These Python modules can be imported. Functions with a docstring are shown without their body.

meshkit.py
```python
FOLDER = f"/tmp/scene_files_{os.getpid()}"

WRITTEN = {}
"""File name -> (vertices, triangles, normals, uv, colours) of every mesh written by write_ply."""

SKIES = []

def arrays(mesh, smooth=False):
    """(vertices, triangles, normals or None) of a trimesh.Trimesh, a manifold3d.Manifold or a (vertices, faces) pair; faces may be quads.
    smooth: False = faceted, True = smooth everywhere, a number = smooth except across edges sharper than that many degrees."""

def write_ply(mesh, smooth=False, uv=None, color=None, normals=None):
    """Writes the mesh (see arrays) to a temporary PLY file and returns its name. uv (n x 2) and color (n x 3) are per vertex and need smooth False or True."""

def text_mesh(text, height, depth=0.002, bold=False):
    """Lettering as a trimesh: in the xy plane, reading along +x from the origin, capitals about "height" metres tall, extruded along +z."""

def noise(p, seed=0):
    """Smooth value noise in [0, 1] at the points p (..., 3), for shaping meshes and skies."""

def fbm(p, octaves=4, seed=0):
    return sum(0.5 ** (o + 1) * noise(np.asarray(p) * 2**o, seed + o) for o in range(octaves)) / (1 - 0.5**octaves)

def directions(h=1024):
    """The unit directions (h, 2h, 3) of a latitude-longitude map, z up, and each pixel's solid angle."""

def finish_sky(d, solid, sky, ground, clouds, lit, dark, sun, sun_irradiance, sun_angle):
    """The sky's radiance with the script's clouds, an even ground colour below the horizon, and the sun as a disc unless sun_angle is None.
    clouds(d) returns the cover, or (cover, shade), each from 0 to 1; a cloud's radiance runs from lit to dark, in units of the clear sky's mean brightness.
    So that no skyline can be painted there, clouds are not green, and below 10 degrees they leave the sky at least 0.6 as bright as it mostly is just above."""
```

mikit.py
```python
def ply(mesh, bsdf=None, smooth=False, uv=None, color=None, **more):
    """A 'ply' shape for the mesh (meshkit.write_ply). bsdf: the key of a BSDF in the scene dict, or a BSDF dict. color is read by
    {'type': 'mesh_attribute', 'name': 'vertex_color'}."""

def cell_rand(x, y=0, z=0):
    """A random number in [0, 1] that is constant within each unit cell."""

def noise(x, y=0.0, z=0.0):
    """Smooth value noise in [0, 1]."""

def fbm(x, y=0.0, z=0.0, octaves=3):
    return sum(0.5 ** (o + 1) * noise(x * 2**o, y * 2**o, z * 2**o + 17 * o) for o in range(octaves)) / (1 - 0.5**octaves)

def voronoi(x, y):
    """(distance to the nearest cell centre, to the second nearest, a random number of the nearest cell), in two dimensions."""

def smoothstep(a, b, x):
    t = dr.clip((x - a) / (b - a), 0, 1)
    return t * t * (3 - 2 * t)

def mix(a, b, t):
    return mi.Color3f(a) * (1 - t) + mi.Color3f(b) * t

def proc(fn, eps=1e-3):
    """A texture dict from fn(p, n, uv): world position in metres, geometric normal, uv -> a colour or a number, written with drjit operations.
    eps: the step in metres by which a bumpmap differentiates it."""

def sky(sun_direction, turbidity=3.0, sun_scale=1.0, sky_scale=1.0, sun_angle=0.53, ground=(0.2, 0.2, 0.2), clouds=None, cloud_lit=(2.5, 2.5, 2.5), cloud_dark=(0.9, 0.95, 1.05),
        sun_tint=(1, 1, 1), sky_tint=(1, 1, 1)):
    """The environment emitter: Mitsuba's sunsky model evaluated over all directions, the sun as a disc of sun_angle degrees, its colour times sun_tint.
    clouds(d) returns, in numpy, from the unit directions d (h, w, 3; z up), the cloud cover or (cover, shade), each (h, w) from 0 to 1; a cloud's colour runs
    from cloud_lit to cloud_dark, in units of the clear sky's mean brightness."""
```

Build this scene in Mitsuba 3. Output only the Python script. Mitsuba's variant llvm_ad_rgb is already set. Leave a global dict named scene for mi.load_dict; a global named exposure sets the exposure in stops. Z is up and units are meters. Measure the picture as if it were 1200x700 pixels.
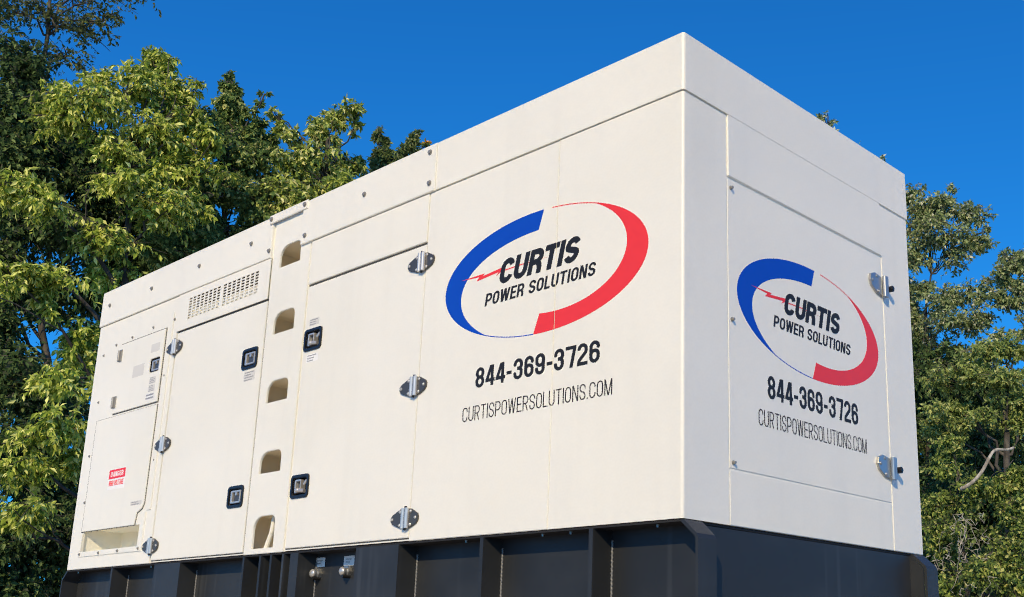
import math, random
import numpy as np, trimesh
import drjit as dr
import mitsuba as mi
import mikit, meshkit
from mikit import proc, noise, fbm, smoothstep, mix
from shapely.geometry import Polygon, LineString, Point, box as sbox, MultiPolygon
from shapely.ops import unary_union
from shapely import affinity
import manifold3d as m3

rng = np.random.default_rng(7)
scene = {'type': 'scene'}
labels = {}
T = mi.ScalarTransform4f

# ------------------------------------------------------------------ camera, sky, exposure
S, Z0 = 0.8, 1.45                      # metres per enclosure unit, height of the enclosure's floor
CAM = np.array([2.8622 * S, -3.5191 * S, Z0 - 0.5329 * S])
YAW, PITCH, ROLL, F = 2.3161, 0.2573, 0.0179, 1306.2481
_f = np.array([math.cos(PITCH) * math.cos(YAW), math.cos(PITCH) * math.sin(YAW), math.sin(PITCH)])
_r = np.array([math.sin(YAW), -math.cos(YAW), 0.0])
_u = np.cross(_r, _f)
_r2 = math.cos(ROLL) * _r + math.sin(ROLL) * _u
_u2 = np.cross(_r2, _f)
scene['camera'] = {
    'type': 'perspective', 'fov': math.degrees(2 * math.atan(600 / F)), 'fov_axis': 'x',
    'near_clip': 0.1, 'far_clip': 600.0,
    'principal_point_offset_x': -(721.3063 - 600) / 1200, 'principal_point_offset_y': -(421.3397 - 350) / 700,
    'to_world': T().look_at(origin=CAM.tolist(), target=(CAM + _f).tolist(), up=_u2.tolist()),
}
SUN = (1.4, -2.4, 1.55)
scene['sky'] = mikit.sky(SUN, turbidity=2.2, sky_tint=(0.13, 1.07, 2.1), sun_tint=(1.02, 1.0, 0.875), ground=(0.2, 0.19, 0.17))
exposure = 1.40

# ------------------------------------------------------------------ materials
def bs(name, d):
    scene[name] = d
    return name


def principled(col, rough=0.5, metallic=0.0, spec=0.5, **k):
    c = col if isinstance(col, dict) else {'type': 'rgb', 'value': list(col)}
    return {'type': 'twosided', 'bsdf': {'type': 'principled', 'base_color': c, 'roughness': rough, 'metallic': metallic, 'specular': spec, **k}}


def cream_fn(p, n, uv):
    dust = fbm(p.x * 1.3, p.y * 1.3, p.z * 1.3, 3)
    streak = fbm(p.x * 14, p.y * 14, p.z * 0.7, 3)
    fine = noise(p.x * 160, p.y * 160, p.z * 160)
    c = mix((0.800, 0.786, 0.712), (0.778, 0.762, 0.680), smoothstep(0.35, 0.75, dust))
    c = c * (1 - 0.02 * smoothstep(0.5, 0.85, streak)) * (0.985 + 0.03 * fine)
    return c


def wave_fn(p, n, uv):
    return fbm(p.x * 2.1, p.y * 2.1, p.z * 2.1, 2) + 0.02 * noise(p.x * 90, p.y * 90, p.z * 90)


def tank_fn(p, n, uv):
    d = fbm(p.x * 3, p.y * 3, p.z * 3, 4)
    s = fbm(p.x * 22, p.y * 22, p.z * 1.5, 3)
    c = mix((0.019, 0.0215, 0.025), (0.029, 0.032, 0.036), smoothstep(0.3, 0.7, d))
    return c * (1 + 0.5 * smoothstep(0.62, 0.85, s))


CREAM = bs('cream_paint', {'type': 'bumpmap', 'arbitrary': proc(wave_fn, 4e-3), 'scale': 0.012,
                           'bsdf': principled(proc(cream_fn), 0.38, 0, 0.45)})
TANK = bs('tank_paint', principled(proc(tank_fn), 0.45, 0, 0.35))
ZINC = bs('zinc', principled((0.42, 0.42, 0.41), 0.24, 0.75))
STEEL = bs('darkened_steel', principled((0.105, 0.10, 0.092), 0.36, 0.5))  # base darkened in place of dark surroundings mirrored by the hinges
CHROME = bs('chrome', principled((0.62, 0.60, 0.56), 0.30, 0.6))
BOLT = bs('bolt_steel', principled((0.30, 0.29, 0.27), 0.42, 0.4))
BLACK = bs('black_plastic', principled((0.012, 0.012, 0.013), 0.35))
RUBBER = bs('rubber', principled((0.015, 0.015, 0.016), 0.75))
BLUE = bs('blue_vinyl', principled((0.004, 0.062, 0.47), 0.4, 0, .35))
RED = bs('red_vinyl', principled((0.80, 0.040, 0.044), 0.4, 0, .35))
INK = bs('black_vinyl', principled((0.017, 0.0165, 0.0165), 0.5, 0, 0.3))
WHITE = bs('white_vinyl', principled((0.82, 0.82, 0.80), 0.4))
GREY = bs('grey_ink', principled((0.30, 0.30, 0.31), 0.5))
PALE = bs('pale_label', principled((0.62, 0.61, 0.57), 0.45))
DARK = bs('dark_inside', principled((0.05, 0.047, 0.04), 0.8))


def bark_fn(p, n, uv):
    v = fbm(p.x * 22, p.y * 22, p.z * 5, 4)
    return mix((0.030, 0.026, 0.022), (0.11, 0.10, 0.085), smoothstep(0.3, 0.75, v))


def pale_bark_fn(p, n, uv):
    v = fbm(p.x * 30, p.y * 30, p.z * 9, 4)
    return mix((0.22, 0.20, 0.16), (0.50, 0.48, 0.42), smoothstep(0.3, 0.7, v))


BARK = bs('bark', principled(proc(bark_fn), 0.85))
DEAD = bs('bleached_wood', principled(proc(pale_bark_fn), 0.8))
LEAF = bs('leaf', {'type': 'principledthin', 'base_color': {'type': 'mesh_attribute', 'name': 'vertex_color'}, 'roughness': 0.36, 'diff_trans': 0.7, 'eta': 1.45})


def ground_fn(p, n, uv):
    d = fbm(p.x * 0.6, p.y * 0.6, 0, 4)
    g = noise(p.x * 40, p.y * 40, 0)
    return mix((0.34, 0.30, 0.24), (0.46, 0.42, 0.35), d) * (0.8 + 0.4 * g)


GROUND = bs('gravel_ground', principled(proc(ground_fn), 0.95))

# ------------------------------------------------------------------ helpers
def key(name):
    if name not in scene:
        return name
    i = 1
    while f'{name}_{i:03d}' in scene:
        i += 1
    return f'{name}_{i:03d}'


def add(name, mesh, mat, label=None, **k):
    n = key(name)
    scene[n] = mikit.ply(mesh, mat, **k)
    if label:
        labels[n] = {'label': label}
    return n


def cat(ms):
    return trimesh.util.concatenate([m for m in ms if m is not None])


def polys(g):
    if g.is_empty:
        return []
    return [p for p in getattr(g, 'geoms', [g]) if isinstance(p, Polygon) and p.area > 1e-9]


def extr(poly, h):
    ms = [trimesh.creation.extrude_polygon(p, h, engine='earcut') for p in polys(poly)]
    return cat(ms) if ms else None


def slab(poly, d0, d1, bevel=0.0025):
    """plate in (s, v, depth) coordinates with a small eased front edge"""
    if bevel and d1 - d0 > 2 * bevel:
        a = extr(poly, d1 - bevel - d0); a.apply_translation([0, 0, d0])
        q = poly.buffer(-bevel, join_style=2)
        b = extr(q, bevel); b.apply_translation([0, 0, d1 - bevel])
        return cat([a, b])
    a = extr(poly, d1 - d0); a.apply_translation([0, 0, d0])
    return a


def bx(a0, a1, b0, b1, c0, c1):
    m = trimesh.creation.box((abs(a1 - a0), abs(b1 - b0), abs(c1 - c0)))
    m.apply_translation([(a0 + a1) / 2, (b0 + b1) / 2, (c0 + c1) / 2])
    return m


def finish(mesh, M):
    mesh = mesh.copy()
    mesh.apply_transform(M)
    return mesh


# enclosure units -> world.  Long side: x = -u (u grows leftwards), front normal -y.  Short side: y = u, normal +x.
SC = np.diag([S, S, S, 1.0]); SC[2, 3] = Z0
ML = SC @ np.array([[1, 0, 0, 0], [0, 0, -1, 0], [0, 1, 0, 0], [0, 0, 0, 1.0]])       # (s=-u, v, d)
MR = SC @ np.array([[0, 0, 1, 0], [1, 0, 0, 0], [0, 1, 0, 0], [0, 0, 0, 1.0]])        # (s=u, v, d)
MW = SC                                                                                # (x, y, z) in units


def left(m): return finish(m, ML)
def right(m): return finish(m, MR)
def unit(m): return finish(m, MW)


def rectL(u0, u1, v0, v1):
    return sbox(-max(u0, u1), min(v0, v1), -min(u0, u1), max(v0, v1))


def rectR(u0, u1, v0, v1):
    return sbox(min(u0, u1), min(v0, v1), max(u0, u1), max(v0, v1))


def rrect(cx, cy, w, h, r):
    return sbox(cx - w / 2 + r, cy - h / 2 + r, cx + w / 2 - r, cy + h / 2 - r).buffer(r, 6)


# ------------------------------------------------------------------ lettering: a stroke alphabet of condensed capitals
def arc(cx, cy, rx, ry, a0, a1, n=14):
    t = np.radians(np.linspace(a0, a1, n))
    return [(cx + rx * math.cos(a), cy + ry * math.sin(a)) for a in t]


def glyph(ch, W, w):
    l, r, b, t, m = w / 2, W - w / 2, w / 2, 1 - w / 2, 0.5
    rx = (r - l) / 2; cx = (l + r) / 2; ry = min(rx * 1.15, 0.24)
    yb, yt = b + ry, t - ry
    st, adv = [], W
    ext = 0.06
    if ch in 'O0':
        st = [[(l, yb)] + [(l, yt)] + arc(cx, yt, rx, ry, 180, 0) + arc(cx, yb, rx, ry, 0, -180)]
    elif ch in 'CG':
        e = .67 + .35 * max(0, w - .12)
        a0 = math.degrees(math.asin(min(.9, max(0, (e - yt) / ry))))
        st = [[(r, min(e, yt))] + arc(cx, yt, rx, ry, a0, 180) + arc(cx, yb, rx, ry, 180, 360 - a0) + [(r, max(1 - e, yb))]]
        if a0 > 0:
            st[0] = st[0][1:-1]
        if ch == 'G':
            st[0] = st[0][:-1] + [(r, 0.48)]; st.append([(r + w / 2, 0.46), (cx, 0.46)])
    elif ch == 'U':
        st = [[(l, 1)] + arc(cx, yb, rx, ry, 180, 360) + [(r, 1)]]
    elif ch in 'RPB':
        q = 0.48 if ch == 'R' else 0.42
        ry2 = min((t - q) / 2, rx * 1.2)
        bowl = [(0, t), (r - rx, t)] + arc(r - rx, t - ry2, rx, ry2, 90, 0) + arc(r - rx, q + ry2, rx, ry2, 0, -90) + [(0, q)]
        st = [[(l, 0), (l, 1)], bowl]
        if ch == 'R':
            st.append([(r - 0.62 * rx, q), (r - 0.1 * w, 0.30), (r, -ext)] if w > 0.12 else [(cx, q), (r, -ext)])
    elif ch == 'D':
        st = [[(l, 0), (l, 1)], [(0, t), (r - rx, t)] + arc(r - rx, yt, rx, ry, 90, 0) + arc(r - rx, yb, rx, ry, 0, -90) + [(0, b)]]
    elif ch == 'T':
        st = [[(0, t), (W, t)], [(W / 2, 0), (W / 2, 1)]]
    elif ch == 'I':
        st = [[(l, 0), (l, 1)]]; adv = w
    elif ch == 'S':
        e = .69 + .5 * max(0, w - .12)
        a0 = math.degrees(math.asin(min(.9, max(0, (e - yt) / ry))))
        st = [arc(cx, yt, rx, ry, a0, 180) + [(l + .10 * rx, yt - .07), (l + .5 * rx, .535), (r - .5 * rx, .465), (r - .10 * rx, yb + .07)] + arc(cx, yb, rx, ry, 0, -180 + a0)]
        if a0 <= 0:
            st[0] = [(r, e)] + st[0] + [(l, 1 - e)]
    elif ch == 'W':
        adv = W * 1.45; k = w * 0.42
        st = [[(k, 1 + ext), (adv * .27, -ext)], [(adv * .27, -ext), (adv * .5, 1)], [(adv * .5, 1), (adv * .73, -ext)], [(adv * .73, -ext), (adv - k, 1 + ext)]]
    elif ch == 'V':
        k = w * .45; st = [[(k, 1 + ext), (W / 2, -ext)], [(W / 2, -ext), (W - k, 1 + ext)]]
    elif ch == 'A':
        k = w * .45; st = [[(k, -ext), (W / 2, 1 + ext)], [(W / 2, 1 + ext), (W - k, -ext)], [(W * .22, .28), (W * .78, .28)]]
    elif ch == 'M':
        adv = W * 1.25; r2 = adv - w / 2
        st = [[(l, 0), (l, 1)], [(r2, 0), (r2, 1)], [(l, 1 + ext), (adv / 2, -ext)], [(adv / 2, -ext), (r2, 1 + ext)]]
    elif ch == 'N':
        st = [[(l, 0), (l, 1)], [(r, 0), (r, 1)], [(l, 1 + ext), (r, -ext)]]
    elif ch == 'H':
        st = [[(l, 0), (l, 1)], [(r, 0), (r, 1)], [(l, m), (r, m)]]
    elif ch == 'E':
        adv = W * .86; st = [[(l, 0), (l, 1)], [(0, t), (adv, t)], [(0, m), (adv * .93, m)], [(0, b), (adv, b)]]
    elif ch == 'L':
        adv = W * .8; st = [[(l, 0), (l, 1)], [(0, b), (adv, b)]]
    elif ch == '.':
        adv = w * 1.15; st = [[(w * .57, 0), (w * .57, w * 1.15)]]
    elif ch == '-':
        adv = W * .62; st = [[(0.02, .42), (adv - .02, .42)]]
    elif ch == '8':
        rt = rx * .94; h1 = (t - .52) / 2; h2 = (.52 - b) / 2
        st = [arc(cx, .52 + h1, rt, h1, -90, 270, 30), arc(cx, b + h2, rx, h2, -90, 270, 30)]
    elif ch == '4':
        st = [[(r - w * .35, 0), (r - w * .35, 1)], [(0, .27), (W + .02, .27)], [(r - w * .6, 1 + ext), (w * .38, .22)]]
    elif ch == '3':
        st = [[(l, .72)] + arc(cx, yt, rx, ry, 180, 0) + [(r, .66)] + arc(cx, .66, rx, .13, 0, -90)[1:] + [(cx - .3 * rx, .53)],
              [(cx - .3 * rx, .53), (cx, .53)] + arc(cx, .37, rx, .16, 90, 0)[1:] + arc(cx, yb, rx, ry, 0, -180) + [(l, .28)]]
    elif ch in '69':
        g = [(r, .73)] + arc(cx, yt, rx, ry, 0, 180) + arc(cx, yb, rx, ry, 180, 360) + [(r, .36)] + arc(cx, .36, rx, .2, 0, 180)
        st = [g if ch == '6' else [(W - x, 1 - y) for x, y in g]]
    elif ch == '7':
        st = [[(0, t), (W, t)], [(r + .1 * w, 1), (r + .1 * w, .86), (l + .38 * W, -ext)]]
    elif ch == '2':
        st = [[(l, .70)] + arc(cx, yt, rx, ry, 180, 0) + [(r, .70), (r - .1 * rx, .58), (l + .15 * rx, .24), (l, .12), (l, b)], [(0, b), (W, b)]]
    g = unary_union([LineString(s).buffer(w / 2, cap_style=2, join_style=1 if ch in 'CGUORPDS0836924' else 2, quad_segs=6, mitre_limit=3) for s in st])
    return g.intersection(sbox(-1, 0, 3, 1)), adv


def words(text, W, w, gap, space=0.3):
    x, out = 0.0, []
    for ch in text:
        if ch == ' ':
            x += space; continue
        g, a = glyph(ch, W, w)
        out.append(affinity.translate(g, x, 0)); x += a + gap
    return unary_union(out), x - gap


def line_of(text, s0, s1, base, h, W, w, gap, slant=0.0, space=0.3):
    """lettering from s0 to s1 on the baseline, h tall"""
    g, width = words(text, W, w, gap, space)
    g = affinity.affine_transform(g, [(s1 - s0 - slant * h) / width, slant * h, 0, h, s0, base])
    return g


# ------------------------------------------------------------------ the setting: ground
gm = trimesh.creation.cylinder(radius=260, height=0.5, sections=64)
gm.apply_translation([0, 0, -0.25])
scene['ground'] = mikit.ply(gm, GROUND)
labels['ground'] = {'label': 'pale gravel ground of the yard under the generator', 'kind': 'structure'}

# ------------------------------------------------------------------ the generator
G = 'generator'
labels[G] = {'label': 'large cream standby generator in a sheet metal enclosure on a black fuel tank base', 'category': 'generator'}
H, LEN, WID = 2.2, 6.009, 2.037
FAS = 1.915
PT = 0.014            # sheet thickness of the panels

# body with its pockets cut out
def man(m): return m3.Manifold(m3.Mesh(np.asarray(m.vertices, np.float32), np.asarray(m.faces, np.uint32)))
def tri(m):
    q = m.to_mesh(); return trimesh.Trimesh(q.vert_properties[:, :3], q.tri_verts, process=False)


def man_ex(poly, d0, d1, M):
    a = extr(poly, d1 - d0); a.apply_translation([0, 0, d0])
    a.merge_vertices(); a.apply_transform(M)
    return man(a)


MLu = np.array([[1, 0, 0, 0], [0, 0, -1, 0], [0, 1, 0, 0], [0, 0, 0, 1.0]])
slots = []
for v0, v1, hh in ((1.822, 1.965, 0), (1.376, 1.516, 0), (0.930, 1.067, 0), (0.487, 0.62, 0), (0.032, 0.225, 0)):
    u0, u1 = 3.105, 3.345
    p = sbox(-u1, v0, -u0, v1)
    r = 0.075
    top = Polygon([(-u1, v0), (-u1, v1 - r)] + [(-u1 + r * 1.3 * (1 - math.cos(a)), v1 - r + r * math.sin(a)) for a in np.linspace(0, math.pi / 2, 8)]
                  + [(-u0 - r * .55 * (1 - math.sin(a)), v1 - r * .55 * (1 - math.cos(a))) for a in np.linspace(math.pi / 2, 0, 8)][::-1] + [(-u0, v0)])
    top = Polygon([(-u1, v0), (-u1, v1 - r)] + [(-u1 + 1.2 * r * (1 - math.cos(a)), v1 - r + r * math.sin(a)) for a in np.linspace(0, math.pi / 2, 8)]
                  + [(-u0 - .045 + .045 * math.sin(a), v1 - .045 + .045 * math.cos(a)) for a in np.linspace(0, math.pi / 2, 6)] + [(-u0, v0)])
    slots.append(top.buffer(0))
core = man(bx(-LEN + .004, -.004, .011, WID - .004, 0.004, H - .012))
for p in slots:
    a0, b0, a1, b1 = p.bounds
    core -= man_ex(sbox(-3.428, b0 - (.004 if b0 < .1 else .0), -3.098, b1 + .03), -0.42, 0.05, MLu)
    core -= man_ex(sbox(-3.52, b0 - (.004 if b0 < .1 else .0), -3.2, b1 + .03), -0.42, -.04, MLu)
core -= man_ex(rectL(3.56, 4.55, 1.66, 1.90), -0.5, 0.05, MLu)
core -= man_ex(rectL(4.85, 5.815, 0.10, 0.295), -0.30, 0.05, MLu)
latch_spots = [('A', 3.592, 1.262), ('A', 3.594, 0.368), ('B', 2.866, 1.262), ('B', 2.866, 0.372), ('A', 4.937, 1.435)]
for _, u, v in latch_spots:
    core -= man_ex(rrect(-u, v, 0.15, 0.105, .02), -0.05, 0.05, MLu)
BODY = add(G + '__body', unit(tri(core)), CREAM)

sl_union = unary_union(slots)


def panel(name, poly, d1=0.0, side='L', label=None, bevel=0.0025, holes=None, thick=PT):
    if holes is not None:
        poly = poly.difference(holes)
    m = slab(poly, d1 - thick, d1, bevel)
    return add(name, left(m) if side == 'L' else right(m), CREAM, label)


g = 0.0026           # half of a joint
latch_holes = unary_union([rrect(-u, v, 0.15, 0.105, .02) for _, u, v in latch_spots])

# wrap-round corner panel (both sides in one bent sheet)
def bent(xa, yb, z0, z1, out, thick=PT, r=0.014):
    o = sbox(-xa, -out, out, yb)
    corner = Point(out - r, -out + r).buffer(r, 8)
    o = o.difference(sbox(out - r, -out, out, -out + r)).union(corner)
    i = sbox(-xa - 1, -out + thick, out - thick, yb + 1)
    o = o.difference(i)
    m = extr(o, z1 - z0); m.apply_translation([0, 0, z0])
    return m


add(G + '__corner_panel', unit(bent(0.785 - g, 0.318 - g, 0.0, FAS - g, 0.0)), CREAM)
fm = bent(1.752, WID + .0, FAS + g, H, 0.008, 0.02, 0.016)
cut = man(bx(-3, .0, -.1, 2.1, 0, 2.195)) + man(bx(-3, .1, -.1, 2.1, 0, 2.194))
fmm = trimesh.Trimesh(fm.vertices, fm.faces); fmm.merge_vertices()
add(G + '__corner_fascia', unit(fm), CREAM)
rim = bent(1.752, WID, H, H + .004, 0.004, 0.016, 0.012)
add(G + '__roof_edge', unit(rim), CREAM)
panel(G + '__side_panel', rectL(0.785 + g, 1.805 - g, 0.0, FAS - g))
panel(G + '__header_panel', rectL(1.805 + g, 2.975 - g, 1.628, FAS - g), 0.004)
panel(G + '__pocket_panel', rectL(2.985 + g, 3.435 - g, 0.0, 2.186), 0.0, holes=sl_union)
RD = panel(G + '__side_door', rectL(1.805 + g + .001, 2.975 - g, 0.018, 1.614), -0.001, holes=latch_holes,
           label='wide side door with two latches, right of the column of pockets')
MD = panel(G + '__side_door', rectL(3.445 + g, 4.655 - g, 0.018, 1.622), -0.001, holes=latch_holes,
           label='side door between the pockets and the control section')
# tan sheets lining the pockets
TAN = bs('tan_sheet', principled((0.74, 0.665, 0.54), 0.7))
for p in slots:
    a0, b0, a1, b1 = p.bounds
    lo, hi = b0 + .003, b1 + .026
    add(G + '__pocket_liner', left(cat([bx(-3.517, -3.510, lo, hi, -.415, -.044), bx(-3.508, -3.102, lo, hi, -.415, -.408), bx(-3.508, -3.102, hi - .006, hi, -.405, -.046),
                                       bx(-3.508, -3.431, lo, hi - .008, -.052, -.045)])), TAN)
# louvre panel: a real grid of slots
cells = []
for a0, a1 in ((3.578, 4.052), (4.078, 4.532)):
    n = 8
    for i in range(n):
        uu = a0 + (a1 - a0) * (i + .5) / n; hw = (a1 - a0) / n * .37
        for j in range(8):
            vv = 1.70 + (1.862 - 1.70) * (j + .5) / 8
            cells.append(rectL(uu - hw, uu + hw, vv - .0062, vv + .0062))
panel(G + '__vent_panel', rectL(3.445 + g, 4.685 - g, 1.636, FAS - g), 0.004, holes=unary_union(cells), bevel=0, thick=.004)
# added behind the louvre: dark sheets for interior shade, a slope to catch light
add(G + '__vent_shade_sheet', left(cat([bx(-4.549, -3.561, 1.662, 1.898, -.499, -.48), bx(-4.549, -3.561, 1.88, 1.899, -.48, -.03)])), DARK)
slope = slab(Polygon([(-.008, 1.664), (-.008, 1.712), (-.055, 1.800), (-.055, 1.78), (-.012, 1.664)]), 3.563, 4.547, 0)
slope.apply_transform(np.array([[0, 0, -1, 0], [0, 1, 0, 0], [1, 0, 0, 0], [0, 0, 0, 1.0]]))
slope.fix_normals()
add(G + '__vent_light_slope', left(slope), CREAM)
# control section
CP = rectL(4.665 + g, LEN, 0.0, FAS - g)
panel(G + '__control_panel', CP, 0.0, holes=unary_union([rectL(4.87, 5.80, 0.125, 0.276), rrect(-4.937, 1.435, .15, .105, .02)]))
SD = panel(G + '__hatch', rectL(4.828, 5.555, 1.148, 1.69), 0.012, holes=rrect(-4.937, 1.435, .15, .105, .02), thick=.011,
           label='small hatch with one latch at the upper left')
fl = Polygon([(-5.815, 0.276), (-4.95, 0.276), (-4.93, .36), (-4.862, .385), (-4.838, 0.42), (-4.825, 1.125), (-5.815, 1.125)])
panel(G + '__cover_plate', fl, 0.010, thick=.009)
panel(G + '__lower_flange', Polygon([(-5.83, .088), (-4.80, .088), (-4.80, .36), (-4.865, .36), (-4.87, .125), (-5.80, .125), (-5.80, .26), (-5.83, .26)]), 0.007, thick=.006)
# long strip between the control section and the door (bolt flange)
panel(G + '__joint_flange', rectL(4.735, 4.80, 0.37, 1.80), 0.006, thick=.005)
# dark strips that paint in the shaded gaps round the doors and plates
def gap_shade(name, poly, hole, d, side='L'):
    add(name, (left if side == 'L' else right)(slab(poly.difference(hole), d - .003, d, 0)), GAP_SHADE)
GAP_SHADE = bs('gap_shade_grey', principled((0.10, 0.097, 0.088), .7))
hat = rectL(4.828, 5.555, 1.148, 1.69)
gap_shade(G + '__hatch__gap_shade', rectL(4.822, 5.560, 1.142, 1.698), hat, .0042)
gap_shade(G + '__cover_plate__gap_shade', fl.buffer(.004, join_style=2).union(rectL(5.81, 5.832, .27, 1.128)), fl, .004)
gap_shade(G + '__side_door__gap_shade', rectL(1.80, 2.977, .012, 1.630), rectL(1.8095, 2.9715, .018, 1.614), -.008)
gap_shade(G + '__side_door_001__gap_shade', rectL(3.44, 4.66, .012, 1.638), rectL(3.4485, 4.6515, .018, 1.622), -.008)
# short side
panel(G + '__end_header', rectR(0.318 + g, 1.727 - g, 1.608, 1.925 - g), 0.006, 'R')
panel(G + '__end_kick_panel', rectR(0.318 + g, 1.727 - g, 0.0, 0.238), 0.0, 'R')
panel(G + '__end_jamb', rectR(1.727 + g, WID, 0.0, 1.925 - g), 0.0, 'R')
ED = panel(G + '__end_door', rectR(0.318 + g, 1.727 - g, 0.246, 1.596), 0.0, 'R', 'end door with a hinge pair on its right edge and the logo')
gap_shade(G + '__end_door__gap_shade', rectR(0.314, 1.731, .236, 1.610), rectR(.3215, 1.7235, .246, 1.596), -.006, 'R')
# roof fascias along the long side
panel(G + '__roof_fascia', rectL(1.752 + g, 3.09, FAS, 2.2), 0.016, thick=.026)
panel(G + '__roof_fascia', rectL(3.45, LEN, FAS, 2.2), 0.012, thick=.026)
panel(G + '__joint_strip', rectL(3.035, 3.48, 2.148, 2.207), 0.024, thick=.008)

# bolts
def bolt(r=.011, h=.010):
    a = trimesh.creation.cylinder(radius=r * 1.5, height=.004, sections=14); a.apply_translation([0, 0, .002])
    b = trimesh.creation.cylinder(radius=r, height=h, sections=6); b.apply_translation([0, 0, .004 + h / 2])
    return cat([a, b])


def put_bolts(name, spots, base, side='L', r=.011, h=.008, mat=BOLT):
    for a, v in spots:
        m = bolt(r, h); m.apply_translation([-a if side == 'L' else a, v, base])
        add(name, left(m) if side == 'L' else right(m), mat)


put_bolts(G + '__roof_fascia__bolt', [(1.808, 2.156), (1.798, 1.967), (2.421, 2.072), (3.042, 1.966)], 0.016)
put_bolts(G + '__joint_strip__bolt', [(3.062, 2.178), (3.455, 2.178)], 0.024)
put_bolts(G + '__roof_fascia_001__bolt', [(3.708, 2.072), (4.414, 2.075), (3.468, 1.965), (5.139, 2.06), (5.858, 2.07)], 0.012)
put_bolts(G + '__control_panel__screw', [(5.66, 1.71), (5.39, 1.725), (5.05, 1.74), (4.72, 1.74), (5.87, 1.66), (5.85, 1.28), (4.77, 1.33), (4.77, .72), (5.88, .86), (5.85, .50)], 0.0, r=.007, h=.006)
put_bolts(G + '__lower_flange__screw', [(5.80, .108), (5.47, .106), (5.16, .106), (4.84, .108)], .007, r=.007, h=.006)
put_bolts(G + '__end_door__screw', [(0.345, 1.555), (0.345, 0.92), (0.345, 0.272)], 0.0, 'R', r=.007, h=.011, mat=BOLT)

# inside things seen through the openings
rod = trimesh.creation.cylinder(radius=.014, segment=[[-3.295, .02, -.062], [-3.235, .13, -.062]], sections=10)
rod2 = trimesh.creation.cylinder(radius=.014, segment=[[-3.235, .13, -.062], [-3.215, .24, -.062]], sections=10)
add(G + '__drain_hose', left(cat([rod, rod2])), CREAM)
for u in (4.93, 5.02, 5.10):
    m = bolt(.010, .02); m.apply_translation([-u, .245, -.295]); add(G + '__terminal', left(m), BLACK)
add(G + '__terminal_rail', left(bx(-5.13, -4.9, .225, .262, -.30, -.285)), STEEL)

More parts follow.
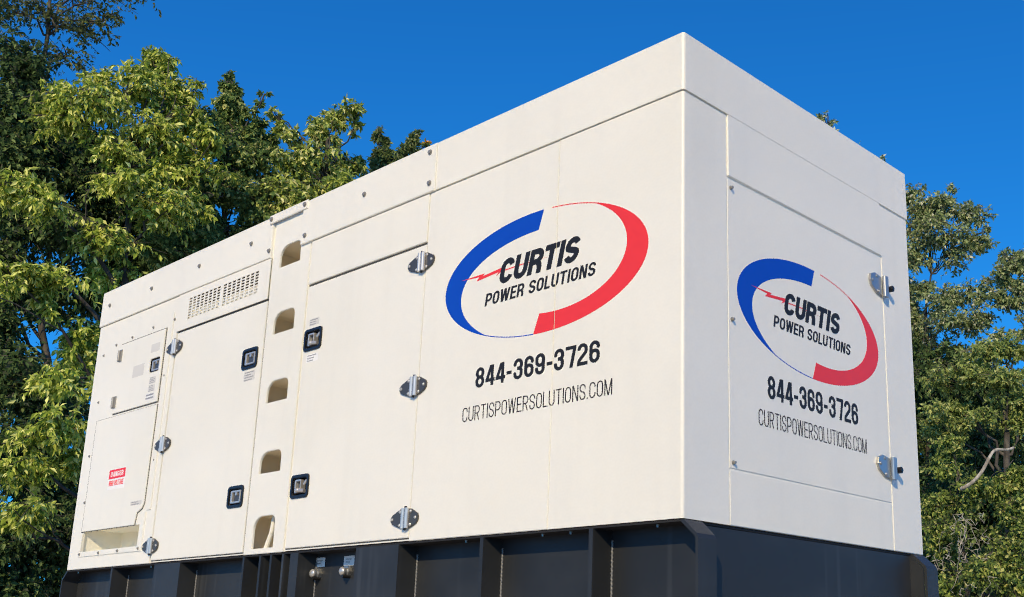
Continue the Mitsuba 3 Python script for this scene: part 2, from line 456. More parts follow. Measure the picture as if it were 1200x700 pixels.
# ------------------------------------------------------------------ latches
def latch(parent, kind, u, v):
    out = rrect(-u, v, .186, .138, .024); inn = rrect(-u, v, .148, .103, .016)
    add(parent + '__latch_bezel', left(slab(out.difference(inn), -.001, .008, .002)), BLACK)
    cup = [slab(inn, -.047, -.044, 0)]
    ring = inn.difference(inn.buffer(-.003))
    cup.append(slab(ring, -.044, -.002, 0))
    add(parent + '__latch_cup', left(cat(cup)), BLACK)
    if kind == 'A':
        fr = rrect(-u, v, .118, .080, .008).difference(rrect(-u + .004, v, .086, .058, .004))
        add(parent + '__latch_frame', left(slab(fr, -.03, .004, .002)), CHROME)
        pad = rrect(-u + .006, v - .004, .072, .052, .006)
        add(parent + '__latch_paddle', left(slab(pad, -.03, -.006, .002)), STEEL)
        k = trimesh.creation.cylinder(radius=.011, height=.012, sections=16); k.apply_translation([-u + .006, v + .018, -.002])
        add(parent + '__latch_lock', left(k), CHROME)
    else:
        fr = rrect(-u - .024, v + .002, .064, .078, .008).difference(rrect(-u - .022, v + .002, .044, .058, .004))
        add(parent + '__latch_frame', left(slab(fr, -.03, .003, .002)), CHROME)
        pad = rrect(-u - .022, v + .002, .042, .056, .004)
        add(parent + '__latch_paddle', left(slab(pad, -.034, -.016, .002)), STEEL)
        c = [trimesh.creation.cylinder(radius=.012, segment=[[-u - .03, v - .022, .004], [-u + .05, v - .030, .0]], sections=12),
             trimesh.creation.icosphere(2, .016), trimesh.creation.cylinder(radius=.009, segment=[[-u + .035, v + .008, -.004], [-u + .055, v + .034, -.01]], sections=10)]
        c[1].apply_translation([-u - .012, v - .024, .004])
        add(parent + '__latch_lock', left(cat(c)), CHROME)


latch(MD, 'A', 3.592, 1.262); latch(MD, 'A', 3.594, 0.368)
latch(RD, 'B', 2.866, 1.262); latch(RD, 'B', 2.866, 0.372)
latch(SD, 'A', 4.937, 1.435)

# ------------------------------------------------------------------ hinges
def hinge(side, parent, u, v, base=0.0):
    """butt hinge with one long pointed leaf (on the door) and one short one"""
    longl = Polygon([(-.006, -.048), (-.006, .048), (-.045, .050), (-.115, .022), (-.128, .008), (-.128, -.012), (-.115, -.026), (-.045, -.050)]).buffer(-.004).buffer(.004)
    short = Polygon([(.006, -.048), (.006, .048), (.040, .048), (.092, .022), (.100, .006), (.098, -.014), (.085, -.03), (.038, -.049)]).buffer(-.004).buffer(.004)
    a, b = slab(longl, 0, .009, .002), slab(short, 0, .009, .002)
    parts = [a, b]
    knuckles = [trimesh.creation.cylinder(radius=.0125, segment=[[s, -.052, .014], [s, .052, .014]], sections=16) for s in (-.016, .014)]
    heads = []
    for sx, sv in ((-.112, -.001), (-.048, .034), (-.048, -.034), (.04, .034), (.04, -.034), (.08, 0)):
        s = trimesh.creation.icosphere(2, .0085); s.apply_scale([1, 1, .7]); s.apply_translation([sx, sv, .010]); heads.append(s)
    def place(m):
        m = m.copy(); m.apply_translation([-u if side == 'L' else u, v, base])
        return left(m) if side == 'L' else right(m)
    hk = add(G + '__hinge', place(cat(parts)), STEEL)
    for s in knuckles:
        add(hk + '__knuckle', place(s), CHROME)
    for s in heads:
        add(hk + '__screw', place(s), CHROME)
    pin = trimesh.creation.cylinder(radius=.007, segment=[[-.001, -.062, .012], [-.001, .062, .012]], sections=10)
    add(hk + '__pin', place(pin), BLACK)


for v in (1.512, 0.815, 0.117):
    hinge('L', RD, 1.826, v, .001)
for v in (1.520, 0.817, 0.115):
    hinge('L', MD, 4.652, v, .001)
for (u, v) in ((5.537, 1.60), (5.537, 1.235)):
    c = cat([bx(-u - .03, -u + .03, v - .045, v + .045, 0.012, .020), trimesh.creation.cylinder(radius=.011, segment=[[-u, v - .04, .024], [-u, v + .04, .024]], sections=12)])
    add(SD + '__hinge', left(c), BOLT)
# hinges of the end door: standing proud, with a black bumper beside
for v in (1.425, 0.425):
    u = 1.716
    leaf = Polygon([(-.012, -.058), (-.012, .050), (-.085, .062), (-.130, .045), (-.140, .01), (-.125, -.02), (-.07, -.05)]).buffer(-.004).buffer(.004)
    pl = slab(leaf, 0, .012, .003)
    m = [pl]
    for s in (-.004, .012):
        m.append(trimesh.creation.cylinder(radius=.013, segment=[[s, -.06, .022], [s, .056, .022]], sections=16))
    sh = slab(Polygon([(.02, -.05), (.02, .05), (.045, .035), (.062, 0), (.045, -.035)]), 0, .012, .003); m.append(sh)
    mm = cat(m); mm.apply_translation([u, v, .001])
    hk = add(G + '__hinge', right(mm), ZINC)
    k = trimesh.creation.cylinder(radius=.017, segment=[[.046, -.006, .012], [.046, -.006, .044]], sections=18)
    k2 = trimesh.creation.cylinder(radius=.011, segment=[[.046, -.006, .042], [.046, -.006, .048]], sections=18)
    kk = cat([k, k2]); kk.apply_translation([u, v, 0])
    add(hk + '__bumper', right(kk), BLACK)
    hd = []
    for sx, sv in ((-.115, .012), (-.07, .045), (-.06, -.038)):
        s = trimesh.creation.icosphere(2, .009); s.apply_scale([1, 1, .7]); s.apply_translation([u + sx, v + sv, .013]); hd.append(s)
        add(hk + '__screw', right(s), ZINC)

# ------------------------------------------------------------------ the logo and lettering (cut vinyl)
def ellipse(cx, cy, a, b, t):
    return affinity.translate(affinity.rotate(affinity.scale(Point(0, 0).buffer(1, 64), a, b), t, use_radians=True), cx, cy)


def logo_shapes():
    """in the logo's own frame: s rightwards, v upwards, centre of the ring at the origin, long half-axis 0.709"""
    outer = ellipse(0, 0, .7087, .3177, -.0344)
    bi = ellipse(.907 - .8173, 1.1781 - 1.2563, .6714, .2905, -.087)
    ri = ellipse(.907 - .8352, 1.3092 - 1.2563, .5096, .2751, -.0888)
    ring = outer.difference(outer.buffer(-.0045))
    cutb = Polygon([(-2, 1), (.05, 1), (.0236, .314), (-.0085, .218), (-.08, 0), (-.25, -.25), (-.03, -.315), (-.03, -1), (-2, -1)])
    blue = outer.difference(bi).intersection(cutb)
    lowb = ring.intersection(Polygon([(-.5, -.25), (-.022, -.25), (-.022, -.5), (-.5, -.5)]))
    blue = max(polys(unary_union([blue, lowb]).buffer(.0006).buffer(-.0006)), key=lambda q: q.area)
    cutr = Polygon([(2, 1), (.12, 1), (.12, .26), (.35, .1), (.35, -.1), (.015, -.2), (.018, -.218), (-.0185, -.312), (-.03, -.5), (2, -.5)])
    red = outer.difference(ri).intersection(cutr)
    topr = ring.intersection(Polygon([(.086, .2), (.5, .2), (.5, .5), (.086, .5)]))
    red = max(polys(unary_union([red, topr]).buffer(.0006).buffer(-.0006)), key=lambda q: q.area)
    name = line_of('CURTIS', -.292, .294, -.007, .127, .68, .222, .055, .235)
    tag = line_of('POWER SOLUTIONS', -.388, .392, -.103, .066, .57, .165, .10, .16, .34)
    bolt_ = Polygon([(-.585, .076), (-.400, .078), (-.415, .066), (-.258, .081), (-.278, .063), (-.13, .0665), (.06, .060),
                     (-.13, .0612), (-.280, .0575), (-.312, .042), (-.292, .061), (-.462, .047), (-.440, .066)])
    return blue, red, name, tag, bolt_


def put_logo(parent, side, cx, cy, k, texts):
    place = left if side == 'L' else right
    blue, red, name, tag, bolt_ = logo_shapes()
    def tr(p): return affinity.translate(affinity.scale(p, k, k, origin=(0, 0)), cx, cy)
    lg = parent + '__logo'
    items = [('blue_swoosh', tr(blue), BLUE, .0008), ('red_swoosh', tr(red), RED, .0008), ('lightning_bolt', tr(bolt_), RED, .0012), ('lettering', tr(name), INK, .0016), ('tagline', tr(tag), INK, .0012)] + [(n, p, INK, .0012) for n, p in texts]
    for n, p, mat, d in items:
        if side == 'L':
            p = p.difference(sbox(-.7885, -5, -.7815, 5))
        add(f'{lg}_{n}', place(slab(p, -.002, d, 0)), mat)


put_logo(G, 'L', -.907, 1.2563, 1.0, [
    ('phone_number', line_of('844-369-3726', -1.337, -.482, .733, .104, .52, .158, .085)),
    ('web_address', line_of('CURTISPOWERSOLUTIONS.COM', -1.424, -.402, .570, .074, .48, .075, .11))])
put_logo(ED, 'R', 1.0175, 1.0537, .89, [
    ('phone_number', line_of('844-369-3726', .616, 1.412, .606, .110, .52, .158, .085)),
    ('web_address', line_of('CURTISPOWERSOLUTIONS.COM', .541, 1.487, .470, .076, .48, .075, .11))])

# ------------------------------------------------------------------ stickers
def sticker(name, u0, u1, v0, v1, base, mat=PALE, rows=(), label=None):
    k_ = add(G + '__' + name, left(slab(rectL(u0, u1, v0, v1), base - .001, base + .0008, 0)), mat, label)
    if rows:
        ps = []
        for (f0, f1, y0, y1) in rows:
            ps.append(rectL(u1 - (u1 - u0) * f0, u1 - (u1 - u0) * f1, v0 + (v1 - v0) * y0, v0 + (v1 - v0) * y1))
        add(k_ + '__print', left(slab(unary_union(ps), base, base + .0013, 0)), GREY)
    return k_


def text_rows(n, seed):
    r = np.random.default_rng(seed); out = []
    for i in range(n):
        out.append((.08, .6 + .32 * r.random(), (i + .3) / n, (i + .68) / n))
    return out


sticker('warning_label', 3.515, 3.65, 1.112, 1.178, -.001, PALE, text_rows(4, 1))
sticker('warning_label', 2.82, 2.925, 1.352, 1.395, -.001, PALE, text_rows(3, 2))
sticker('warning_label', 2.80, 2.925, 1.122, 1.170, -.001, WHITE, text_rows(3, 3))
sticker('hatch_label', 4.885, 5.02, 1.535, 1.60, .012, PALE)
sticker('hatch_label', 5.10, 5.28, 1.385, 1.475, .012, PALE)
sticker('hatch_label', 4.885, 4.985, 1.295, 1.345, .012, PALE, text_rows(4, 4))
sticker('hatch_label', 4.885, 4.985, 1.235, 1.285, .012, PALE, text_rows(4, 5))
sticker('hatch_label', 4.885, 5.01, 1.178, 1.222, .012, WHITE, [(.02, .98, .08, .40), (.02, .98, .62, .92)])
sticker('plate_label', 4.87, 5.04, .415, .445, .010, PALE, text_rows(2, 6))
dk = sticker('danger_sign', 5.185, 5.46, .560, .712, .010, WHITE, label='danger sign, red panel with white lettering over high voltage text')
redp = rectL(5.19, 5.455, .640, .708)
dtext = line_of('DANGER', -5.425, -5.22, .655, .038, .56, .16, .14)
add(dk + '__red_panel', left(slab(redp, .0105, .0116, 0)), RED)
add(dk + '__lettering', left(slab(dtext, .0108, .0122, 0)), WHITE)
hv = line_of('HIGH VOLTAGE', -5.44, -5.205, .588, .040, .5, .15, .14)
add(dk + '__lettering', left(slab(hv, .0105, .0120, 0)), RED)

# ------------------------------------------------------------------ the fuel tank base
TK = G + '__fuel_tank'
IN = 0.125
TB = -(Z0 / S)                      # the tank stands on the ground
tank_body = bx(-LEN - .0, -.02, IN, WID - IN, TB + .02, -.004)
labels[TK] = {'label': 'black steel fuel tank base with welded ribs under the enclosure'}
add(TK, unit(cat([tank_body])), TANK)
add(TK + '__top_flange', unit(bx(-LEN + .01, -.012, .006, WID - .006, -.012, -.0035)), RUBBER)
def rib(u0, u1, name='rib'):
    add(TK + '__' + name, unit(bx(-u1, -u0, .002, IN + .01, TB + .01, -.0125)), TANK)
def weld(u):
    r_ = np.random.default_rng(int(u * 1000))
    n = 200
    z = np.linspace(-.85, -.055, n)
    p_ = np.stack([-u + .0012 * np.sin(np.arange(n) * 1.3), np.full(n, IN - .002), z], 1)
    rad = .0052 + .0004 * np.sin(np.arange(n) * 1.9) + r_.uniform(-.0005, .0005, n)
    ang = np.arange(8) * 2 * np.pi / 8
    v_ = (p_[:, None] + rad[:, None, None] * np.stack([np.cos(ang), np.sin(ang), np.zeros(8)], -1)[None]).reshape(-1, 3)
    i, j = np.meshgrid(np.arange(n - 1), np.arange(8), indexing='ij')
    q_ = np.stack([i * 8 + j, i * 8 + (j + 1) % 8, (i + 1) * 8 + (j + 1) % 8, (i + 1) * 8 + j], -1).reshape(-1, 4)
    w = [trimesh.Trimesh(v_, np.vstack([q_[:, [0, 1, 2]], q_[:, [0, 2, 3]]]), process=False)]
    add(TK + '__weld_bead', unit(cat(w)), bs_weld, smooth=True)
bs_weld = bs('weld', principled((0.17, 0.175, 0.18), 0.5, 0.2))
for u in (0.515, 1.235, 5.235):
    rib(u - .012, u + .012)
    weld(u - .017)
for a, b in ((1.885, 2.26), (2.822, 2.905), (4.225, 4.585)):
    rib(a, b, 'box_rib'); weld(a - .005)
for u in (2.985, 3.115, 3.235, 3.425):
    rib(u - .010, u + .010, 'gusset'); weld(u - .014)
for y0, y1 in ((0.0, IN), (WID - IN, WID)):
    for sg, x0 in ((1, 0.0), (-1, -LEN)):
        prof = Polygon([(x0 + sg * a_, b_) for a_, b_ in [(.004, -.0045), (.070, -.064), (.078, -.082), (.078, TB), (.064, TB), (.064, -.084), (.058, -.072), (-.012, -.012), (-.012, -.0045)]])
        m = extr(prof.buffer(0), y1 - y0 - .004)
        m.apply_transform(np.array([[1, 0, 0, 0], [0, 0, -1, y1 - .002], [0, 1, 0, 0], [0, 0, 0, 1.0]]))
        pk = add(TK + '__end_post', unit(m), TANK)
        inner = IN if y0 == 0 else WID - IN
        q = Polygon([(x0 + sg * a_, b_) for a_, b_ in [(-.03, -.014), (-.010, -.014), (.057, -.075), (.063, -.086), (.063, TB + .01), (-.03, TB + .01)]])
        m = extr(q.buffer(0), .012)
        m.apply_transform(np.array([[1, 0, 0, 0], [0, 0, -1, inner + (.010 if y0 == 0 else .002)], [0, 1, 0, 0], [0, 0, 0, 1.0]]))
        add(pk + '_web', unit(m), TANK)
add(TK + '__end_plate', unit(bx(-.022, -.010, IN, WID - IN, TB + .01, -.016)), TANK)
for u in (0.17, .68, .86, 1.4, 3.0, 3.17, 3.28, 4.72, 5.9):
    m = bolt(.005, .008); m.apply_transform(np.array([[1, 0, 0, -u], [0, -1, 0, .045], [0, 0, -1, -.012], [0, 0, 0, 1.0]]))
    add(TK + '__flange_bolt', unit(m), ZINC)
for u, v in ((2.785, -.124), (2.492, -.122)):
    a = trimesh.creation.cylinder(radius=.032, height=.022, sections=6); a.apply_translation([-u, v, -IN + .011])
    b = trimesh.creation.cylinder(radius=.021, height=.022, sections=20); b.apply_translation([-u, v, -IN + .033])
    c = trimesh.creation.icosphere(3, .024); c.apply_scale([1, 1, .6]); c.apply_translation([-u, v, -IN + .044])
    kf = add(TK + '__fitting', left(cat([a, b])), ZINC)
    add(kf + '_cap', left(c), CHROME)
    d = trimesh.creation.cylinder(radius=.010, segment=[[-u + .012, v - .028, -IN], [-u + .012, v - .028, -IN + .05]], sections=10)
    add(kf + '_stem', left(d), BLACK)
for u, v in ((2.785, -.060), (2.496, -.062)):
    kk = add(TK + '__fitting_label', left(slab(rectL(u - .05, u + .05, v - .027, v + .027), -IN - .001, -IN + .0012, 0)), WHITE)
    add(kk + '_print', left(slab(unary_union([rectL(u - .025, u + .03, v + .006, v + .012), rectL(u - .01, u + .03, v - .010, v - .004)]), -IN, -IN + .0018, 0)), GREY)
TREES = [
    ('tree', 'bright yellow green tree with long drooping leaves, left of the generator', '', 'bright', (-8.01, 1.59), [(-8.33, 1.32, 6.58, 0.42, 0.29), (-8.34, 1.83, 6.72, 0.23, 0.32), (-8.07, 0.89, 6.05, 0.45, 0.26), (-8.15, 0.66, 5.98, 0.28, 0.24), (-8.02, 1.55, 6.02, 0.41, 0.29), (-7.98, 1.11, 5.66, 0.34, 0.21), (-8.26, 2.02, 6.17, 0.2, 0.3), (-7.76, 1.15, 5.25, 0.32, 0.19), (-7.95, 1.71, 5.54, 0.34, 0.24), (-7.82, 1.53, 5.09, 0.41, 0.2), (-7.85, 1.18, 4.73, 0.34, 0.22), (-8.1, 1.37, 4.45, 0.29, 0.2), (-8.61, 1.71, 7.01, 0.22, 0.22), (-7.78, 0.5, 4.91, 0.35, 0.24), (-7.84, 0.31, 4.95, 0.3, 0.2), (-7.93, 0.67, 4.19, 0.37, 0.17), (-7.82, 0.36, 4.12, 0.21, 0.22), (-7.99, 1.1, 3.74, 0.2, 0.28), (-7.84, 0.94, 3.32, 0.3, 0.2), (-7.66, 0.83, 2.82, 0.35, 0.22), (-7.71, 0.69, 2.47, 0.36, 0.19), (-7.87, 1.13, 2.58, 0.17, 0.21), (-7.62, 0.65, 2.07, 0.28, 0.16), (-7.93, 2.01, 5.97, 0.23, 0.19), (-8.17, 1.97, 6.44, 0.12, 0.14), (-7.92, 2.04, 5.69, 0.26, 0.23), (-7.93, 2.0, 5.36, 0.26, 0.22)]),
    ('tree', 'dark dense vine covered tree at the left edge of the photo', '', 'dark', (-9.74, 1.56), [(-9.78, 0.8, 6.5, 0.55, 0.5), (-9.81, 1.35, 6.11, 0.56, 0.42), (-9.57, 0.81, 5.85, 0.53, 0.44), (-9.63, 1.26, 5.29, 0.54, 0.36), (-9.77, 0.85, 4.96, 0.44, 0.44), (-10.1, 2.29, 5.35, 0.59, 0.49), (-9.94, 2.65, 5.95, 0.6, 0.5), (-10.11, 2.26, 6.41, 0.6, 0.5), (-9.5, 2.65, 5.42, 0.49, 0.39), (-10.31, 1.74, 6.5, 0.49, 0.39), (-10.06, 1.83, 5.73, 0.48, 0.48), (-9.98, 1.49, 4.61, 0.31, 0.37), (-9.74, 0.92, 4.15, 0.36, 0.52), (-10.03, 1.93, 4.93, 0.42, 0.42), (-9.47, 1.1, 3.61, 0.51, 0.34), (-9.74, 1.57, 3.37, 0.53, 0.36), (-9.47, 1.12, 2.91, 0.5, 0.42), (-9.52, 1.59, 2.64, 0.52, 0.43), (-9.22, 1.23, 2.07, 0.65, 0.36), (-9.49, 1.07, 1.75, 0.57, 0.41), (-9.48, 1.67, 1.96, 0.43, 0.43), (-10.02, 1.96, 3.95, 0.28, 0.56), (-9.8, 0.72, 7.08, 0.37, 0.33), (-9.17, 1.38, 1.48, 0.49, 0.29), (-10.55, 1.01, 5.7, 0.47, 0.38), (-10.57, 0.93, 6.29, 0.48, 0.38), (-10.45, 1.34, 3.8, 0.55, 0.46), (-10.52, 1.13, 4.83, 0.37, 0.47), (-9.58, 1.98, 1.56, 0.35, 0.35), (-9.97, 2.09, 2.19, 0.27, 0.45)]),
    ('tree', 'tall tree with sparse small leaves on thin branches at the top left corner', '', 'sparse', (-10.67, 1.3), [(-10.19, 0.82, 7.37, 0.38, 0.38), (-10.11, 1.08, 7.89, 0.43, 0.27), (-9.99, 1.46, 7.85, 0.33, 0.2), (-10.23, 0.67, 7.86, 0.38, 0.29), (-10.04, 1.29, 7.53, 0.39, 0.16), (-9.92, 1.65, 8.08, 0.16, 0.18), (-9.88, 1.77, 8.57, 0.4, 0.18), (-10.55, 1.03, 8.72, 0.8, 0.4), (-9.99, 1.44, 8.37, 0.4, 0.18)]),
    ('tree', 'cone shaped vine covered tree with a pointed top, behind the generator', '', 'cone', (-8.77, 3.22), [(-8.85, 2.63, 7.36, 0.05, 0.1), (-8.85, 2.64, 7.23, 0.09, 0.14), (-8.84, 2.66, 7.1, 0.14, 0.16), (-8.86, 2.61, 6.99, 0.14, 0.16), (-8.8, 2.73, 7.01, 0.14, 0.16), (-8.82, 2.68, 6.92, 0.19, 0.21), (-8.8, 2.74, 6.72, 0.29, 0.29), (-8.61, 2.67, 6.21, 0.42, 0.32), (-8.45, 2.53, 5.77, 0.48, 0.31), (-8.49, 2.91, 5.85, 0.42, 0.32), (-8.48, 2.47, 5.37, 0.46, 0.27), (-8.26, 2.9, 5.44, 0.37, 0.22), (-8.36, 2.27, 5.04, 0.36, 0.23), (-8.46, 2.05, 4.9, 0.44, 0.19), (-8.49, 2.9, 7.1, 0.05, 0.05), (-8.51, 3.07, 6.43, 0.15, 0.21), (-8.69, 2.96, 6.66, 0.23, 0.25), (-8.55, 2.34, 6.38, 0.24, 0.26), (-8.39, 3.08, 6.04, 0.21, 0.19)]),
    ('tree', 'rounded yellow green tree with a broken crown, right of the cone shaped tree', '', 'bright_small', (-8.39, 3.86), [(-8.25, 3.71, 7.1, 0.24, 0.14), (-8.35, 3.56, 6.88, 0.2, 0.18), (-8.31, 3.23, 6.59, 0.16, 0.14), (-8.38, 3.09, 6.72, 0.09, 0.12), (-8.43, 3.01, 6.89, 0.07, 0.08), (-8.21, 3.4, 6.41, 0.35, 0.23), (-8.31, 3.81, 6.47, 0.24, 0.26), (-8.09, 3.21, 5.99, 0.38, 0.23), (-8.01, 3.53, 6.03, 0.35, 0.21), (-8.06, 3.05, 5.73, 0.37, 0.19), (-8.15, 3.87, 7.16, 0.08, 0.1), (-8.15, 3.11, 6.26, 0.19, 0.13), (-8.43, 4.18, 6.58, 0.14, 0.16)]),
    ('tree', 'narrow leafy spire with an orange tip above the roof fascia', '', 'spire', (-8.45, 4.85), [(-8.49, 4.45, 7.18, 0.05, 0.15), (-8.47, 4.48, 6.93, 0.08, 0.17), (-8.45, 4.51, 6.65, 0.15, 0.21), (-8.39, 4.6, 6.89, 0.11, 0.08), (-8.31, 4.71, 7.01, 0.1, 0.07), (-8.24, 4.81, 7.17, 0.09, 0.07), (-8.2, 4.86, 7.26, 0.04, 0.04), (-8.34, 4.67, 6.73, 0.23, 0.15), (-8.62, 5.3, 7.41, 0.06, 0.06)]),
    ('tree', 'tree whose topmost twigs just clear the roof edge of the generator', '', 'grey', (-5.73, 10.45), [(-5.51, 10.0, 8.57, 0.09, 0.1), (-5.43, 10.05, 8.44, 0.07, 0.07), (-4.82, 10.39, 7.85, 0.05, 0.05), (-5.48, 10.02, 8.03, 0.17, 0.17), (-4.88, 10.36, 7.49, 0.17, 0.17), (-5.86, 10.37, 7.77, 0.63, 0.45), (-5.35, 10.67, 7.19, 0.62, 0.45)]),
    ('tree', 'tall open crowned grey green tree right of the generator', '', 'grey', (-5.08, 11.39), [(-4.33, 11.31, 7.32, 0.32, 0.22), (-4.6, 11.18, 7.28, 0.3, 0.22), (-4.08, 11.43, 7.05, 0.29, 0.22), (-4.72, 11.12, 6.97, 0.27, 0.29), (-4.32, 11.09, 6.8, 0.41, 0.24), (-3.99, 11.46, 6.7, 0.22, 0.17), (-4.26, 11.34, 6.53, 0.31, 0.12), (-4.26, 11.34, 7.55, 0.12, 0.07), (-3.85, 11.53, 6.9, 0.07, 0.07), (-4.77, 11.1, 6.52, 0.19, 0.22), (-4.77, 11.21, 6.16, 0.19, 0.19), (-4.84, 11.29, 7.58, 0.18, 0.23), (-4.32, 11.32, 5.97, 0.29, 0.17), (-4.0, 11.24, 5.95, 0.26, 0.21), (-4.47, 11.02, 5.8, 0.31, 0.17), (-4.19, 11.05, 5.51, 0.44, 0.21), (-4.87, 11.27, 5.56, 0.19, 0.36), (-3.93, 11.27, 5.51, 0.28, 0.16), (-4.79, 11.31, 5.12, 0.22, 0.36), (-5.06, 11.4, 5.95, 0.17, 0.74)]),
    ('tree', 'grey green tree cut by the right edge of the photo', '', 'grey', (-3.34, 11.63), [(-3.39, 11.28, 6.31, 0.25, 0.18), (-3.55, 11.22, 6.09, 0.21, 0.18), (-3.32, 11.31, 5.88, 0.3, 0.21), (-3.53, 11.23, 5.7, 0.28, 0.11), (-3.13, 11.39, 6.4, 0.28, 0.3), (-3.64, 11.18, 5.79, 0.16, 0.12), (-3.36, 11.3, 5.23, 0.29, 0.1), (-3.1, 11.4, 5.44, 0.34, 0.34), (-3.66, 11.17, 5.23, 0.14, 0.09)]),
    ('tree', 'low bushy yellow green tree at the right edge under the taller trees', '', 'right_bright', (-3.08, 9.68), [(-3.14, 9.43, 4.51, 0.34, 0.18), (-2.83, 9.57, 4.54, 0.3, 0.2), (-3.24, 9.17, 4.26, 0.34, 0.16), (-2.86, 9.34, 4.19, 0.39, 0.18), (-3.53, 9.26, 3.86, 0.34, 0.16), (-3.19, 9.19, 3.7, 0.29, 0.14), (-2.79, 9.59, 3.92, 0.3, 0.24), (-3.8, 9.35, 3.7, 0.16, 0.16), (-2.89, 9.65, 3.64, 0.24, 0.18), (-3.64, 9.31, 4.25, 0.2, 0.14)]),
    ('shrub', 'dense shrub of yellow green vines at the lower right, under the bare branch', '', 'vine', (-3.08, 8.8), [(-3.21, 8.52, 3.03, 0.26, 0.15), (-2.98, 8.41, 2.71, 0.33, 0.18), (-3.35, 8.45, 2.66, 0.22, 0.22), (-2.78, 8.72, 2.92, 0.24, 0.15), (-2.58, 8.81, 2.91, 0.22, 0.22), (-3.04, 8.27, 2.34, 0.27, 0.14), (-2.55, 8.39, 2.15, 0.31, 0.23), (-2.52, 8.61, 2.52, 0.2, 0.2), (-3.33, 8.46, 2.2, 0.18, 0.28), (-2.7, 8.1, 1.92, 0.34, 0.22), (-2.42, 8.22, 1.71, 0.34, 0.26), (-3.1, 8.13, 1.72, 0.32, 0.21), (-3.33, 8.69, 3.35, 0.23, 0.11)]),
    ('tree', 'dark tree deep in shade behind the shrub at the right', '', 'dark', (-3.99, 11.03), [(-4.38, 10.84, 4.83, 0.41, 0.46), (-3.9, 11.07, 4.57, 0.45, 0.45), (-4.24, 10.69, 3.86, 0.49, 0.4), (-3.76, 10.91, 3.72, 0.49, 0.44), (-3.53, 11.23, 4.2, 0.34, 0.56), (-3.92, 10.4, 3.01, 0.64, 0.53), (-3.47, 10.6, 2.79, 0.53, 0.63), (-4.85, 10.83, 4.78, 0.26, 0.7), (-4.75, 10.66, 3.57, 0.27, 0.68), (-4.55, 10.31, 2.4, 0.28, 0.65), (-4.26, 10.01, 1.75, 0.52, 0.42), (-5.08, 12.5, 4.75, 1.02, 0.77), (-5.15, 12.47, 3.35, 1.0, 0.88), (-4.99, 11.99, 2.09, 0.95, 0.72), (-4.19, 12.36, 3.5, 0.72, 0.96), (-5.08, 11.39, 4.18, 0.29, 0.6), (-4.08, 11.86, 2.05, 0.68, 0.68), (-4.05, 10.11, 2.26, 0.63, 0.52), (-3.53, 10.36, 1.95, 0.62, 0.51)]),
]
# ------------------------------------------------------------------ trees and shrubs
# leaf length, leaf width, leaf layers, droop, leaves per twig, twig reach, colours (linear albedo), share of each colour
SPECIES = {
    'bright': (.070, .028, 6.2, .95, 12, 1.15, [(.17, .22, .03), (.30, .33, .06), (.48, .48, .14), (.07, .11, .02)], (.30, .28, .20, .22)),
    'bright_small': (.070, .032, 7.0, .7, 11, 1.12, [(.17, .21, .035), (.30, .33, .08), (.08, .12, .03), (.46, .44, .17)], (.32, .26, .28, .14)),
    'dark': (.062, .034, 8.0, .6, 11, 1.10, [(.035, .062, .020), (.070, .110, .035), (.15, .20, .065), (.05, .06, .035)], (.45, .30, .15, .1)),
    'cone': (.056, .032, 8.0, .6, 11, 1.06, [(.045, .080, .024), (.10, .15, .04), (.21, .25, .07), (.35, .35, .12)], (.40, .32, .20, .08)),
    'sparse': (.056, .026, 1.6, .5, 10, 1.3, [(.065, .085, .03), (.11, .14, .04), (.22, .22, .08)], (.5, .35, .15)),
    'spire': (.055, .030, 9.0, .3, 7, 1.10, [(.07, .11, .035), (.12, .16, .05), (.19, .21, .08)], (.45, .35, .2)),
    'grey': (.060, .030, 5.5, .5, 10, 1.2, [(.085, .115, .042), (.15, .185, .07), (.26, .28, .13), (.34, .33, .22)], (.38, .34, .19, .09)),
    'right_bright': (.052, .025, 6.5, .4, 10, 1.2, [(.10, .14, .035), (.19, .23, .06), (.30, .32, .11)], (.40, .36, .24)),
    'vine': (.048, .028, 6.0, .5, 10, 1.16, [(.10, .145, .03), (.20, .245, .055), (.36, .36, .11), (.05, .08, .028)], (.32, .28, .16, .24)),
}


GAIN = {'bright': 2.15, 'bright_small': 2.2, 'dark': 1.9, 'cone': 2.2, 'sparse': 1.5, 'spire': 1.9, 'grey': 2.4, 'right_bright': 2.1, 'vine': 2.0}


def unitv(v):
    return v / np.maximum(np.linalg.norm(v, axis=-1, keepdims=True), 1e-9)


